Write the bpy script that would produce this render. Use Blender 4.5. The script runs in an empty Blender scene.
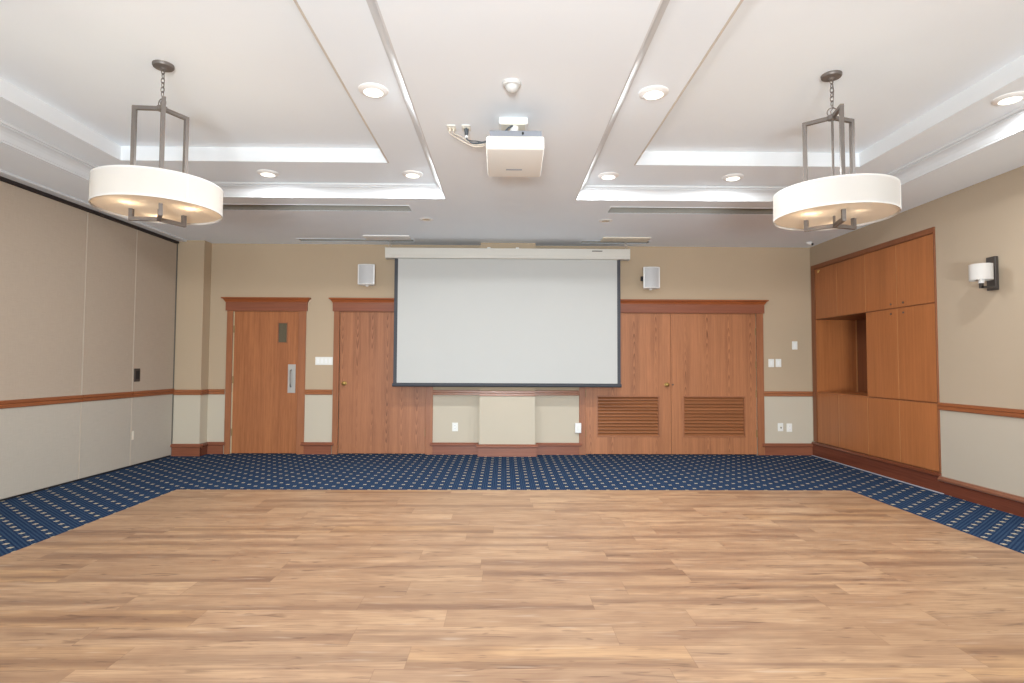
import bpy, bmesh, math, random
from mathutils import Vector, Matrix
PI = math.pi
scene = bpy.context.scene
COL = scene.collection
rng = random.Random(7)

# ------------------------------------------------------------------ colours
def lin(c):
    c /= 255.0
    return c / 12.92 if c <= 0.04045 else ((c + 0.055) / 1.055) ** 2.4
def rgb(r, g, b): return (lin(r), lin(g), lin(b), 1.0)

# ------------------------------------------------------------------ node helper
class G:
    def __init__(s, name):
        s.m = bpy.data.materials.new(name); s.m.use_nodes = True
        s.t = s.m.node_tree; s.t.nodes.clear()
        s.out = s.t.nodes.new('ShaderNodeOutputMaterial')
    def node(s, kind, **props):
        n = s.t.nodes.new(kind)
        for k, v in props.items(): setattr(n, k, v)
        return n
    def set(s, sock, v):
        if hasattr(v, 'is_output'): s.t.links.new(v, sock)
        else: sock.default_value = v
    def M(s, op, a, b=0.0, c=0.0, clamp=False):
        n = s.node('ShaderNodeMath', operation=op, use_clamp=clamp)
        for i, v in enumerate((a, b, c)): s.set(n.inputs[i], v)
        return n.outputs[0]
    def coord(s):
        return s.node('ShaderNodeTexCoord').outputs['Object']
    def sep(s, v):
        n = s.node('ShaderNodeSeparateXYZ'); s.set(n.inputs[0], v); return n.outputs
    def vec(s, x, y, z):
        n = s.node('ShaderNodeCombineXYZ')
        for i, v in enumerate((x, y, z)): s.set(n.inputs[i], v)
        return n.outputs[0]
    def noise(s, vec, scale=1.0, detail=2.0, rough=0.5, dist=0.0):
        n = s.node('ShaderNodeTexNoise'); s.set(n.inputs['Vector'], vec)
        n.inputs['Scale'].default_value = scale; n.inputs['Detail'].default_value = detail
        n.inputs['Roughness'].default_value = rough; n.inputs['Distortion'].default_value = dist
        return n.outputs[0]
    def white(s, vec):
        n = s.node('ShaderNodeTexWhiteNoise', noise_dimensions='3D'); s.set(n.inputs['Vector'], vec)
        return n.outputs[0]
    def mix(s, f, a, b, mode='MIX'):
        n = s.node('ShaderNodeMix', data_type='RGBA', blend_type=mode)
        s.set(n.inputs[0], f); s.set(n.inputs[6], a); s.set(n.inputs[7], b)
        return n.outputs[2]
    def ramp(s, f, stops):
        n = s.node('ShaderNodeValToRGB'); s.set(n.inputs[0], f)
        e = n.color_ramp.elements
        while len(e) < len(stops): e.new(0.5)
        for el, (p, c) in zip(e, stops): el.position = p; el.color = c
        return n.outputs[0]
    def smooth(s, v, lo, hi):
        n = s.node('ShaderNodeMapRange', interpolation_type='SMOOTHSTEP')
        s.set(n.inputs[0], v); n.inputs[1].default_value = lo; n.inputs[2].default_value = hi
        return n.outputs[0]
    def bump(s, h, strength=0.2, dist=0.01):
        n = s.node('ShaderNodeBump'); s.set(n.inputs['Height'], h)
        n.inputs['Strength'].default_value = strength; n.inputs['Distance'].default_value = dist
        return n.outputs[0]
    def bsdf(s, col, rough=0.5, spec=0.4, metal=0.0, normal=None, **kw):
        n = s.node('ShaderNodeBsdfPrincipled')
        s.set(n.inputs['Base Color'], col); s.set(n.inputs['Roughness'], rough)
        n.inputs['Specular IOR Level'].default_value = spec; n.inputs['Metallic'].default_value = metal
        if normal is not None: s.set(n.inputs['Normal'], normal)
        for k, v in kw.items(): s.set(n.inputs[k], v)
        s.t.links.new(n.outputs[0], s.out.inputs[0])
        return s.m

def plain(name, col, rough=0.5, spec=0.4, metal=0.0, var=0.04, scale=14.0):
    g = G(name); nz = g.noise(g.coord(), scale, 2.0)
    dark = tuple(c * (1 - var) for c in col[:3]) + (1,); light = tuple(min(1, c * (1 + var)) for c in col[:3]) + (1,)
    return g.bsdf(g.mix(nz, dark, light), rough, spec, metal)

def wood(name, light, dark, axis='Z', cath=0.0, cdir=9.0, period=0.16, rough=0.38, contrast=0.55, spec=0.35):
    def tone(c):
        y = .3 * c[0] + .6 * c[1] + .1 * c[2]; return tuple((v + (y - v) * .08) * .86 for v in c[:3]) + (1,)
    light, dark = tone(light), tone(dark)
    g = G(name)
    xyz = g.sep(g.coord()); ob = g.node('ShaderNodeObjectInfo').outputs['Random']
    i = 'XYZ'.index(axis); al = xyz[i]; o = [xyz[k] for k in range(3) if k != i]
    ac = g.M('ADD', o[0], o[1]); ac = g.M('ADD', ac, g.M('MULTIPLY', ob, 3.7)); al2 = g.M('ADD', al, g.M('MULTIPLY', ob, 9.3))
    def nz(a, b, det, off=0.0): return g.noise(g.vec(g.M('MULTIPLY', ac, a), g.M('MULTIPLY', al2, b), off), 1.0, det, 0.6)
    fine = nz(210, 5, 2.0); mid = nz(38, 0.9, 2.0, 3.0); broad = nz(6, 0.35, 1.0, 7.0); warp = nz(7, 1.6, 2.0, 11.0)
    f = g.M('MULTIPLY', fine, 0.35); f = g.M('MULTIPLY_ADD', mid, 0.40, f); f = g.M('MULTIPLY_ADD', broad, 0.25, f)
    f = g.M('MULTIPLY', g.smooth(f, 0.33, 0.68), contrast)
    if cath > 0:
        xm = g.M('SUBTRACT', g.M('PINGPONG', g.M('ADD', ac, g.M('MULTIPLY', warp, 0.02)), period), period * 0.5)
        v = g.M('MULTIPLY', g.M('MULTIPLY', xm, xm), 1500.0)
        v = g.M('ADD', v, g.M('MULTIPLY', al2, cdir)); v = g.M('MULTIPLY_ADD', warp, 3.2, v)
        fr = g.M('FRACT', v)
        line = g.M('MULTIPLY', g.smooth(fr, 0.25, 0.9), g.M('SUBTRACT', 1.0, g.smooth(fr, 0.92, 1.0)))
        near = g.M('SUBTRACT', 1.0, g.smooth(g.M('ABSOLUTE', xm), 0.045, 0.09))
        patch = g.smooth(nz(2.2, 0.9, 0.0, 21.0), 0.38, 0.62)
        colid = g.M('FLOOR', g.M('DIVIDE', g.M('ADD', ac, 50.0), period))
        near = g.M('MULTIPLY', near, g.M('MULTIPLY_ADD', g.white(g.vec(colid, 2.0, 0.0)), 0.5, 0.5))
        line = g.M('MULTIPLY', g.M('MULTIPLY', line, near), g.M('MULTIPLY_ADD', patch, 0.7, 0.3))
        line = g.M('MULTIPLY', line, g.M('MULTIPLY_ADD', fine, 0.8, 0.5))
        f = g.M('MULTIPLY_ADD', line, cath, f, clamp=True)
    col = g.mix(f, light, dark)
    return g.bsdf(col, rough, spec, normal=g.bump(fine, 0.06, 0.002))

# ------------------------------------------------------------------ materials
UP, LOW = rgb(184, 164, 138), rgb(197, 187, 168)
def wall_mat(name, up, low, split=0.86):
    g = G(name); co = g.coord(); z = g.sep(co)[2]
    n1 = g.noise(co, 2.2, 3.0); n2 = g.noise(co, 260.0, 1.0)
    c = g.mix(g.M('GREATER_THAN', z, split), low, up)
    c = g.mix(g.M('MULTIPLY', n1, 0.10), c, g.mix(0.5, c, (0.25, 0.2, 0.15, 1)))
    return g.bsdf(c, 0.62, 0.3, normal=g.bump(n2, 0.05, 0.002))
M_WALL = wall_mat('painted_wall', UP, LOW)
M_WALLR = wall_mat('painted_side_wall', rgb(177, 161, 140), rgb(183, 173, 157))
def fabric_mat(name, c):
    g = G(name); co = g.coord(); x = g.sep(co)
    w = g.M('MULTIPLY', g.noise(g.vec(0.0, g.M('MULTIPLY', x[1], 130.0), g.M('MULTIPLY', x[2], 9.0)), 1.0, 2.0), 1.0)
    h = g.noise(g.vec(0.0, g.M('MULTIPLY', x[1], 9.0), g.M('MULTIPLY', x[2], 130.0)), 1.0, 2.0)
    f = g.M('MULTIPLY', g.M('ADD', w, h), 0.5)
    col = g.mix(f, tuple(v * 0.86 for v in c[:3]) + (1,), tuple(v * 1.1 for v in c[:3]) + (1,))
    return g.bsdf(col, 0.7, 0.25, normal=g.bump(f, 0.1, 0.002))
M_FABU, M_FABL = fabric_mat('partition_vinyl_upper', rgb(180, 165, 148)), fabric_mat('partition_vinyl_lower', rgb(186, 178, 165))
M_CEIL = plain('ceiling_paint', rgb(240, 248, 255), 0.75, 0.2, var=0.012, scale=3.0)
M_CROWN = plain('crown_paint', rgb(213, 217, 220), 0.5, 0.3, var=0.01)
M_RISER = plain('step_paint', rgb(227, 231, 234), 0.6, 0.2, var=0.01)
M_SHADOWLINE = plain('beige_bead', rgb(206, 201, 192), 0.5)
M_WHITE = plain('white_plastic', rgb(238, 238, 236), 0.4, var=0.015)
M_CREAM = plain('cream_plastic', rgb(226, 220, 204), 0.45, var=0.02)
M_IVORY = plain('ivory_plate', rgb(232, 232, 226), 0.35, var=0.01)
M_SHTRIM = plain('shade_tape', rgb(216, 214, 210), 0.8, 0.1)
M_SEALG = plain('grey_rubber', rgb(104, 100, 92), 0.6)
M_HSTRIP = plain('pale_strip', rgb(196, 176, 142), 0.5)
M_SEAM = plain('seam_vinyl', rgb(196, 184, 168), 0.5)
M_DET = plain('detector_plastic', rgb(204, 205, 203), 0.5)
M_SLOT = plain('slot_grey', rgb(158, 157, 150), 0.5)
M_BLACK = plain('matte_black', rgb(34, 33, 34), 0.55)
M_BORDER = plain('screen_border', rgb(62, 64, 70), 0.6)
M_TRACK = plain('track_dark', rgb(44, 36, 34), 0.5)
M_GREY = plain('grey_plastic', rgb(140, 144, 152), 0.45)
M_GRILLE = None
M_BRONZE = plain('bronze_metal', rgb(116, 109, 104), 0.45, 0.5, 0.35, var=0.06)
M_DARKBR = plain('dark_bronze', rgb(72, 66, 62), 0.42, 0.5, 0.3, var=0.06)
M_BRASS = plain('brass', rgb(158, 128, 72), 0.38, 0.5, 0.8)
M_LOCK = plain('pale_brass', rgb(214, 184, 112), 0.4, 0.5, 0.2)
M_HINGE = plain('antique_brass', rgb(150, 122, 84), 0.45, 0.4, 0.4)
M_STEEL = plain('brushed_steel', rgb(196, 194, 190), 0.34, 0.5, 0.6)
M_STEELD = plain('dark_steel', rgb(128, 124, 120), 0.3, 0.5, 0.8)
M_SCREEN = plain('screen_fabric', rgb(190, 191, 188), 0.85, 0.1, var=0.008, scale=3.0)
M_HOUSING = plain('screen_housing_paint', rgb(206, 204, 196), 0.45, var=0.01)
M_GLASS = plain('wired_glass', rgb(92, 84, 66), 0.12, 0.6, var=0.12, scale=40)
M_CABLED = plain('cable_grey', rgb(78, 84, 90), 0.5)
M_CABLEB = plain('cable_beige', rgb(196, 186, 172), 0.5)
M_GOLD = plain('gold_reflector', rgb(190, 160, 120), 0.2, 0.5, 0.9)
M_PROJ = plain('projector_white', rgb(222, 220, 214), 0.4, var=0.01)
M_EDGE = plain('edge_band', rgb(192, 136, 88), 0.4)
M_TACK = plain('carpet_edge_pale', rgb(176, 178, 184), 0.7)

W_DOOR = wood('oak_door_veneer', rgb(194, 120, 68), rgb(122, 68, 36), 'Z', cath=0.0, contrast=0.62)
W_OAKC = wood('oak_cathedral_veneer', rgb(198, 128, 80), rgb(108, 62, 38), 'Z', cath=0.85, cdir=6.5, period=0.31, contrast=0.42)
W_OAKD = wood('oak_cathedral_veneer_wide', rgb(192, 124, 80), rgb(106, 62, 40), 'Z', cath=0.62, cdir=-6.0, period=0.21, contrast=0.42)
W_CASE = wood('oak_casing', rgb(178, 112, 70), rgb(126, 72, 44), 'Z', contrast=0.5)
W_BOARDX = wood('stained_board_x', rgb(158, 92, 62), rgb(112, 58, 38), 'X', contrast=0.5)
W_CROWNX = wood('stained_crown_x', rgb(176, 94, 42), rgb(126, 62, 26), 'X', contrast=0.5, rough=0.3)
W_RAILX = wood('stained_rail_x', rgb(176, 108, 62), rgb(126, 70, 38), 'X', contrast=0.5, rough=0.3)
W_RAILY = wood('stained_rail_y', rgb(166, 96, 52), rgb(112, 58, 30), 'Y', contrast=0.5, rough=0.3)
W_BASEY = wood('stained_base_y', rgb(132, 68, 42), rgb(86, 42, 26), 'Y', contrast=0.6, rough=0.22, spec=0.5)
W_CAPY = wood('stained_cap_y', rgb(150, 96, 70), rgb(104, 62, 44), 'Y', contrast=0.5, rough=0.3)
W_CAB = wood('cabinet_veneer', rgb(192, 117, 60), rgb(136, 76, 34), 'Z', contrast=0.42, rough=0.32)
W_CABT = wood('cabinet_trim', rgb(150, 90, 52), rgb(108, 60, 32), 'Z', contrast=0.4, rough=0.35)
W_LOUV = wood('louver_slat', rgb(178, 112, 66), rgb(120, 70, 38), 'X', contrast=0.5)

def floor_wood_mat():
    g = G('oak_planks'); x = g.sep(g.coord())
    W, L = 0.189, 1.22
    r = g.M('DIVIDE', g.M('ADD', x[1], 0.05), W); row = g.M('FLOOR', r); fy = g.M('FRACT', r)
    off = g.M('MULTIPLY', g.white(g.vec(row, 3.0, 0.0)), L)
    c = g.M('DIVIDE', g.M('ADD', x[0], off), L); cell = g.M('FLOOR', c); fx = g.M('FRACT', c)
    idv = g.vec(row, cell, 1.0); w1 = g.white(idv); w2 = g.white(g.vec(row, cell, 5.0)); w3 = g.white(g.vec(cell, row, 9.0))
    def nz(a, b, det, o, dist=0.0): return g.noise(g.vec(g.M('MULTIPLY_ADD', x[0], a, g.M('MULTIPLY', w1, 31.0)), g.M('MULTIPLY_ADD', x[1], b, g.M('MULTIPLY', w2, 17.0)), o), 1.0, det, 0.6, dist)
    streak = nz(0.75, 9.0, 2.0, 0.0, 0.3); grain = nz(4.0, 95.0, 3.0, 2.0); cloud = nz(2.2, 7.0, 3.0, 4.0, 0.5); knot = nz(3.2, 22.0, 2.0, 8.0, 1.2)
    pale = nz(2.6, 30.0, 2.0, 12.0)
    base = g.mix(g.smooth(w3, 0.0, 1.0), rgb(173, 140, 109), rgb(192, 158, 124))
    base = g.mix(g.M('MULTIPLY', g.smooth(w2, 0.82, 0.98), 0.6), base, rgb(192, 152, 108))
    base = g.mix(g.M('MULTIPLY', g.smooth(cloud, 0.36, 0.66), 0.55), base, rgb(149, 113, 86))
    edge = g.M('ABSOLUTE', g.M('SUBTRACT', fy, g.M('MULTIPLY_ADD', w1, 0.8, 0.1)))
    band = g.M('SUBTRACT', 1.0, g.smooth(g.M('MULTIPLY_ADD', g.M('SUBTRACT', streak, 0.5), 0.9, edge), 0.0, 0.36))
    base = g.mix(g.M('MULTIPLY', g.M('MULTIPLY', band, g.smooth(w2, 0.25, 0.8)), 0.62), base, rgb(112, 80, 62))
    dk = g.M('MULTIPLY', g.smooth(streak, 0.52, 0.72), g.M('MULTIPLY_ADD', w3, 0.45, 0.25))
    base = g.mix(dk, base, rgb(112, 80, 62))
    base = g.mix(g.M('MULTIPLY', g.smooth(grain, 0.42, 0.70), 0.42), base, rgb(128, 94, 72))
    base = g.mix(g.M('MULTIPLY', g.smooth(knot, 0.58, 0.72), 0.6), base, rgb(100, 70, 52))
    base = g.mix(g.M('MULTIPLY', g.smooth(pale, 0.60, 0.76), 0.5), base, rgb(196, 176, 156))
    ey = g.M('MINIMUM', fy, g.M('SUBTRACT', 1.0, fy)); ex = g.M('MINIMUM', fx, g.M('SUBTRACT', 1.0, fx))
    seam = g.M('MAXIMUM', g.M('LESS_THAN', ey, 0.007), g.M('LESS_THAN', ex, 0.0014))
    base = g.mix(g.M('MULTIPLY', seam, 0.35), base, rgb(120, 84, 58))
    return g.bsdf(base, g.M('MULTIPLY_ADD', grain, 0.12, 0.36), 0.4, normal=g.bump(grain, 0.04, 0.002))
M_PLANK = floor_wood_mat()

def carpet_mat():
    g = G('patterned_carpet'); x = g.sep(g.coord())
    A, B = 0.1, 0.1645
    u = g.M('DIVIDE', g.M('SUBTRACT', x[0], 0.05), A); i = g.M('ROUND', u)
    du = g.M('MULTIPLY', g.M('SUBTRACT', u, i), A)
    par = g.M('ABSOLUTE', g.M('MODULO', i, 2.0))
    v = g.M('SUBTRACT', g.M('DIVIDE', g.M('SUBTRACT', x[1], 5.781), B), g.M('MULTIPLY', par, 0.5)); j = g.M('ROUND', v)
    dv = g.M('MULTIPLY', g.M('SUBTRACT', v, j), B)
    au, av = g.M('ABSOLUTE', du), g.M('ABSOLUTE', dv)
    dot = g.M('MULTIPLY', g.M('LESS_THAN', au, 0.0155), g.M('LESS_THAN', av, 0.0170))
    gap = g.M('MULTIPLY', dot, g.M('LESS_THAN', au, 0.0035))
    # tiny pin dots on a finer lattice
    a2, b2 = A / 5, B / 5
    u2 = g.M('DIVIDE', g.M('SUBTRACT', x[0], 0.05), a2); i2 = g.M('ROUND', u2); du2 = g.M('ABSOLUTE', g.M('SUBTRACT', u2, i2))
    par2 = g.M('ABSOLUTE', g.M('MODULO', i2, 2.0))
    v2 = g.M('SUBTRACT', g.M('DIVIDE', g.M('SUBTRACT', x[1], 5.781 + B / 10), b2), g.M('MULTIPLY', par2, 0.5)); dv2 = g.M('ABSOLUTE', g.M('SUBTRACT', v2, g.M('ROUND', v2)))
    pin = g.M('MULTIPLY', g.M('LESS_THAN', du2, 0.30), g.M('LESS_THAN', dv2, 0.27))
    pile = g.noise(g.coord(), 420.0, 2.0); cl = g.noise(g.coord(), 5.0, 2.0)
    base = g.mix(cl, rgb(26, 44, 74), rgb(35, 55, 86))
    base = g.mix(g.M('MULTIPLY', pin, 0.42), base, rgb(92, 122, 150))
    base = g.mix(dot, base, rgb(216, 202, 168)); base = g.mix(g.M('MULTIPLY', gap, 0.8), base, rgb(150, 130, 120))
    base = g.mix(g.M('MULTIPLY', pile, 0.25), base, (0.01, 0.015, 0.03, 1))
    return g.bsdf(base, 1.0, 0.05, normal=g.bump(pile, 0.3, 0.004))
M_CARPET = carpet_mat()

def grille_mat():
    g = G('speaker_grille'); x = g.sep(g.coord())
    a = g.M('SINE', g.M('MULTIPLY', x[0], 900.0)); b = g.M('SINE', g.M('MULTIPLY', x[2], 900.0))
    return g.bsdf(g.mix(g.smooth(g.M('MULTIPLY', a, b), -0.2, 0.5), rgb(202, 203, 203), rgb(182, 183, 185)), 0.5)
M_GRILLE = grille_mat()

def emit_mat(name, col, strength):
    g = G(name); n = g.node('ShaderNodeEmission'); n.inputs[0].default_value = col; n.inputs[1].default_value = strength
    g.t.links.new(n.outputs[0], g.out.inputs[0]); return g.m
M_LENS = emit_mat('lit_lens', (1, 0.93, 0.80, 1), 3.2)
M_BULB = emit_mat('lit_bulb', (1, 0.86, 0.66, 1), 1.6)

def shade_mat(name, col, trans, weave=True):
    g = G(name); co = g.coord()
    f = g.noise(co, 300.0, 1.0)
    c = g.mix(g.M('MULTIPLY', f, 0.08), col, tuple(v * 0.8 for v in col[:3]) + (1,))
    d = g.node('ShaderNodeBsdfDiffuse'); t = g.node('ShaderNodeBsdfTranslucent'); m = g.node('ShaderNodeMixShader')
    g.set(d.inputs[0], c); g.set(t.inputs[0], c); m.inputs[0].default_value = trans
    g.t.links.new(d.outputs[0], m.inputs[1]); g.t.links.new(t.outputs[0], m.inputs[2]); g.t.links.new(m.outputs[0], g.out.inputs[0])
    return g.m
M_SHADE = shade_mat('white_linen_shade', rgb(216, 213, 208), 0.28)
M_DIFF = shade_mat('frosted_diffuser', rgb(238, 228, 214), 0.45)

# ------------------------------------------------------------------ mesh builder
class MB:
    def __init__(s): s.bm = bmesh.new()
    def box(s, x0, x1, y0, y1, z0, z1, bev=0.0, seg=1, rot=None, about=None):
        r = bmesh.ops.create_cube(s.bm, size=1.0); vs = r['verts']
        for v in vs:
            v.co = Vector(((x0 + x1) / 2 + v.co.x * (x1 - x0), (y0 + y1) / 2 + v.co.y * (y1 - y0), (z0 + z1) / 2 + v.co.z * (z1 - z0)))
        es = list({e for v in vs for e in v.link_edges})
        if bev > 0:
            rb = bmesh.ops.bevel(s.bm, geom=es, offset=bev, segments=seg, affect='EDGES', profile=0.5)
            vs = list({v for f in rb['faces'] for v in f.verts} | {v for v in vs if v.is_valid})
        if rot is not None: bmesh.ops.rotate(s.bm, verts=vs, cent=about, matrix=rot)
        return s
    def faces(s, verts, faces):
        vs = [s.bm.verts.new(v) for v in verts]
        for f in faces: s.bm.faces.new([vs[i] for i in f])
        return s
    def loops(s, rings, closed=True, cap0=True, cap1=True):
        R = [[s.bm.verts.new(p) for p in ring] for ring in rings]
        n = len(R[0])
        for a, b in zip(R, R[1:]):
            for k in range(n if closed else n - 1):
                k2 = (k + 1) % n
                s.bm.faces.new((a[k], a[k2], b[k2], b[k]))
        if cap0: s.bm.faces.new(list(reversed(R[0])))
        if cap1: s.bm.faces.new(R[-1])
        return s
    def cyl(s, p0, p1, r0, r1=None, seg=20, cap=True):
        r1 = r0 if r1 is None else r1
        p0, p1 = Vector(p0), Vector(p1); d = (p1 - p0).normalized()
        a = d.orthogonal().normalized(); b = d.cross(a)
        ring = lambda p, r: [p + (a * math.cos(t) + b * math.sin(t)) * r for t in (2 * PI * k / seg for k in range(seg))]
        return s.loops([ring(p0, r0), ring(p1, r1)], True, cap, cap)
    def lathe(s, prof, cx, cy, seg=40, cap0=True, cap1=True):
        rings = [[(cx + r * math.cos(2 * PI * k / seg), cy + r * math.sin(2 * PI * k / seg), z) for k in range(seg)] for r, z in prof]
        return s.loops(rings, True, cap0, cap1)
    def lathe_y(s, prof, cx, cz, seg=24):
        rings = [[(cx + r * math.cos(2 * PI * k / seg), y, cz + r * math.sin(2 * PI * k / seg)) for k in range(seg)] for r, y in prof]
        return s.loops(rings)
    def tube(s, pts, r, seg=10):
        pts = [Vector(p) for p in pts]; rings = []; a = None
        for i, p in enumerate(pts):
            d = (pts[min(i + 1, len(pts) - 1)] - pts[max(i - 1, 0)]).normalized()
            a = d.orthogonal().normalized() if a is None else (a - d * a.dot(d)).normalized()
            b = d.cross(a)
            rings.append([p + (a * math.cos(t) + b * math.sin(t)) * r for t in (2 * PI * k / seg for k in range(seg))])
        return s.loops(rings)
    def bar(s, p0, p1, w, h, up=(0, 0, 1)):
        p0, p1 = Vector(p0), Vector(p1); d = (p1 - p0).normalized(); u = Vector(up)
        a = d.cross(u)
        a = d.orthogonal() if a.length < 1e-4 else a
        a.normalize(); b = a.cross(d)
        q = lambda p: [p + a * (i * w / 2) + b * (j * h / 2) for i, j in ((-1, -1), (1, -1), (1, 1), (-1, 1))]
        return s.loops([q(p0), q(p1)])
    def prism(s, prof, axis, a0, a1):
        """extrude a closed 2-D profile along X or Y; the profile is (other horizontal axis, z)"""
        f = (lambda t, p: (t, p[0], p[1])) if axis == 'X' else (lambda t, p: (p[0], t, p[1]))
        return s.loops([[f(a0, p) for p in prof], [f(a1, p) for p in prof]])
    def torus(s, c, R, r, normal, seg=20, sg=8, sx=1.0, updir=(0, 0, 1)):
        n = Vector(normal).normalized(); u = Vector(updir); u = (u - n * u.dot(n)).normalized(); v = n.cross(u); c = Vector(c); rings = []
        for k in range(seg):
            t = 2 * PI * k / seg; d = u * math.cos(t) + v * math.sin(t); ctr = c + u * math.cos(t) * R * sx + v * math.sin(t) * R
            rings.append([ctr + (d * math.cos(q) + n * math.sin(q)) * r for q in (2 * PI * m / sg for m in range(sg))])
        rings.append(rings[0])
        R_ = [[s.bm.verts.new(p) for p in ring] for ring in rings[:-1]]
        for k in range(seg):
            a, b = R_[k], R_[(k + 1) % seg]
            for m in range(sg): s.bm.faces.new((a[m], a[(m + 1) % sg], b[(m + 1) % sg], b[m]))
        return s
    def build(s, name, mat, parent=None, loc=None, smooth=False, label=None):
        bm = s.bm
        bmesh.ops.recalc_face_normals(bm, faces=bm.faces)
        o0 = Vector(loc) if loc is not None else (WORLD[parent.name] if parent else Vector((0, 0, 0)))
        for v in bm.verts: v.co -= o0
        me = bpy.data.meshes.new(name); bm.to_mesh(me); bm.free()
        me.materials.append(mat)
        if smooth:
            for p in me.polygons: p.use_smooth = True
            try: me.set_sharp_from_angle(angle=math.radians(38))
            except Exception: pass
        o = bpy.data.objects.new(name, me); COL.objects.link(o)
        if parent is None: o.location = o0; WORLD[o.name] = o0
        else:
            o.parent = parent; o.location = o0 - WORLD[parent.name]; WORLD[o.name] = o0
        if label: o['label'] = label
        return o
WORLD = {}

def thing(name, label, cat, loc, group=None, kind=None):
    o = bpy.data.objects.new(name, None); COL.objects.link(o); o.empty_display_size = 0.1
    o.location = loc; WORLD[o.name] = Vector(loc)
    return tag(o, label, cat, group, kind)
def tag(o, label, cat, group=None, kind=None):
    o['label'] = label; o['category'] = cat
    if group: o['group'] = group
    if kind: o['kind'] = kind
    return o
def struct(o, label=None, cat=None):
    o['kind'] = 'structure'
    if label: o['label'] = label
    if cat: o['category'] = cat
    return o

# ------------------------------------------------------------------ room dimensions (metres)
YB = 8.04            # face of the back wall
YR = -4.6            # wall behind the camera
XR = 4.362           # right wall face
XP = -4.561          # folding partition face
XJ = -4.136          # where the back wall meets the jog on its left
YJ = 7.844           # front face of the jog
ZC, Z1, Z2 = 2.95, 3.08, 3.208   # soffit, coffer ledge, coffer top

def grid(mbx, us, vs, holes, f):
    us = sorted({round(u, 4) for u in us} | {round(h[k], 4) for h in holes for k in (0, 1)})
    vs = sorted({round(v, 4) for v in vs} | {round(h[k], 4) for h in holes for k in (2, 3)})
    V = {}
    def vert(u, v):
        if (u, v) not in V: V[(u, v)] = mbx.bm.verts.new(f(u, v))
        return V[(u, v)]
    for a, b in zip(us, us[1:]):
        for c, d in zip(vs, vs[1:]):
            m, n = (a + b) / 2, (c + d) / 2
            if any(h[0] < m < h[1] and h[2] < n < h[3] for h in holes): continue
            mbx.bm.faces.new((vert(a, c), vert(b, c), vert(b, d), vert(a, d)))

# ---- floor: carpet and the laid wood floor
struct(MB().box(-5.2, 5.1, YR - .2, 8.5, -.12, 0).build('floor', M_CARPET), 'navy carpet with small cream dashes around the wood floor', 'carpet')
struct(MB().box(-3.252, 3.491, YR, 5.768, -.02, .002).build('floor_planks', M_PLANK), 'light oak plank dance floor set into the carpet', 'floor')
struct(MB().box(XR - .04, XR - .021, 5.62, YB - .03, -.01, .006).build('trim_17', M_TACK), 'pale carpet edge strip along the cabinet plinth', 'trim')

# ---- ceiling with two stepped coffers and slots
coff = [(-3.88, -0.603, 1.6, 5.788), (0.718, 3.708, 1.6, 5.788)]
slots = [(-3.62, -1.03, 6.04, 6.255), (1.135, 3.72, 6.03, 6.265), (-2.81, -1.25, 7.69, 7.84), (1.05, 1.98, 7.69, 7.84)]
mb = MB()
grid(mb, [-5.2, 5.1], [YR - .2, 8.5], coff + slots, lambda x, y: (x, y, ZC))
def rect(h, e0, e1, ef, eb, z):   # inset from left, right, front, back
    return [(h[0] + e0, h[2] + ef, z), (h[1] - e1, h[2] + ef, z), (h[1] - e1, h[3] - eb, z), (h[0] + e0, h[3] - eb, z)]
LEDGE = [(.417, .454, .68, .681), (.456, .467, .68, .681)]   # left, right, front, back
for h, L in zip(coff, LEDGE):
    mb.loops([rect(h, 0, 0, 0, 0, ZC), rect(h, 0, 0, 0, 0, Z1), rect(h, *L, Z1)], True, False, False)
    mb.faces(rect(h, *L, Z2), [(0, 1, 2, 3)])
struct(mb.build('ceiling', M_CEIL), 'white coffered ceiling', 'ceiling')
for n, h, L, side in (('trim_21', coff[0], LEDGE[0], 'left'), ('trim_22', coff[1], LEDGE[1], 'right')):
    struct(MB().loops([rect(h, *L, Z1), rect(h, *L, Z2)], True, False, False).build(n, M_RISER), 'white upright step of the %s ceiling coffer' % side, 'trim')
prof = [(0, ZC), (.010, ZC), (.012, ZC + .014), (.018, ZC + .016), (.022, ZC + .030), (.030, ZC + .052), (.044, ZC + .074), (.060, ZC + .088), (.072, ZC + .094), (.078, ZC + .096), (.078, ZC + .106), (.092, ZC + .110), (.096, ZC + .129), (0, ZC + .129)]
for n, h, side in (('trim_1', coff[0], 'left'), ('trim_2', coff[1], 'right')):
    mb = MB(); mb.loops([rect(h, e, e, e, e, z) for e, z in prof], True, False, False)
    struct(mb.build(n, M_CROWN), 'white crown moulding around the %s ceiling coffer' % side, 'moulding')
struct(MB().box(coff[0][1] - .454 - .010, coff[0][1] - .454 + .004, 1.6 + .68, 5.788 - .68, Z1 - .003, Z1 + .02).build('trim_3', M_SHADOWLINE), 'thin beige bead on the step of the left coffer', 'trim')  # beige strip stands in for the shadowed gap along this edge
struct(MB().box(coff[1][0] + .456 - .004, coff[1][0] + .456 + .010, 1.6 + .68, 5.788 - .68, Z1 - .003, Z1 + .02).build('trim_4', M_SHADOWLINE), 'thin beige bead on the step of the right coffer', 'trim')

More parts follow.
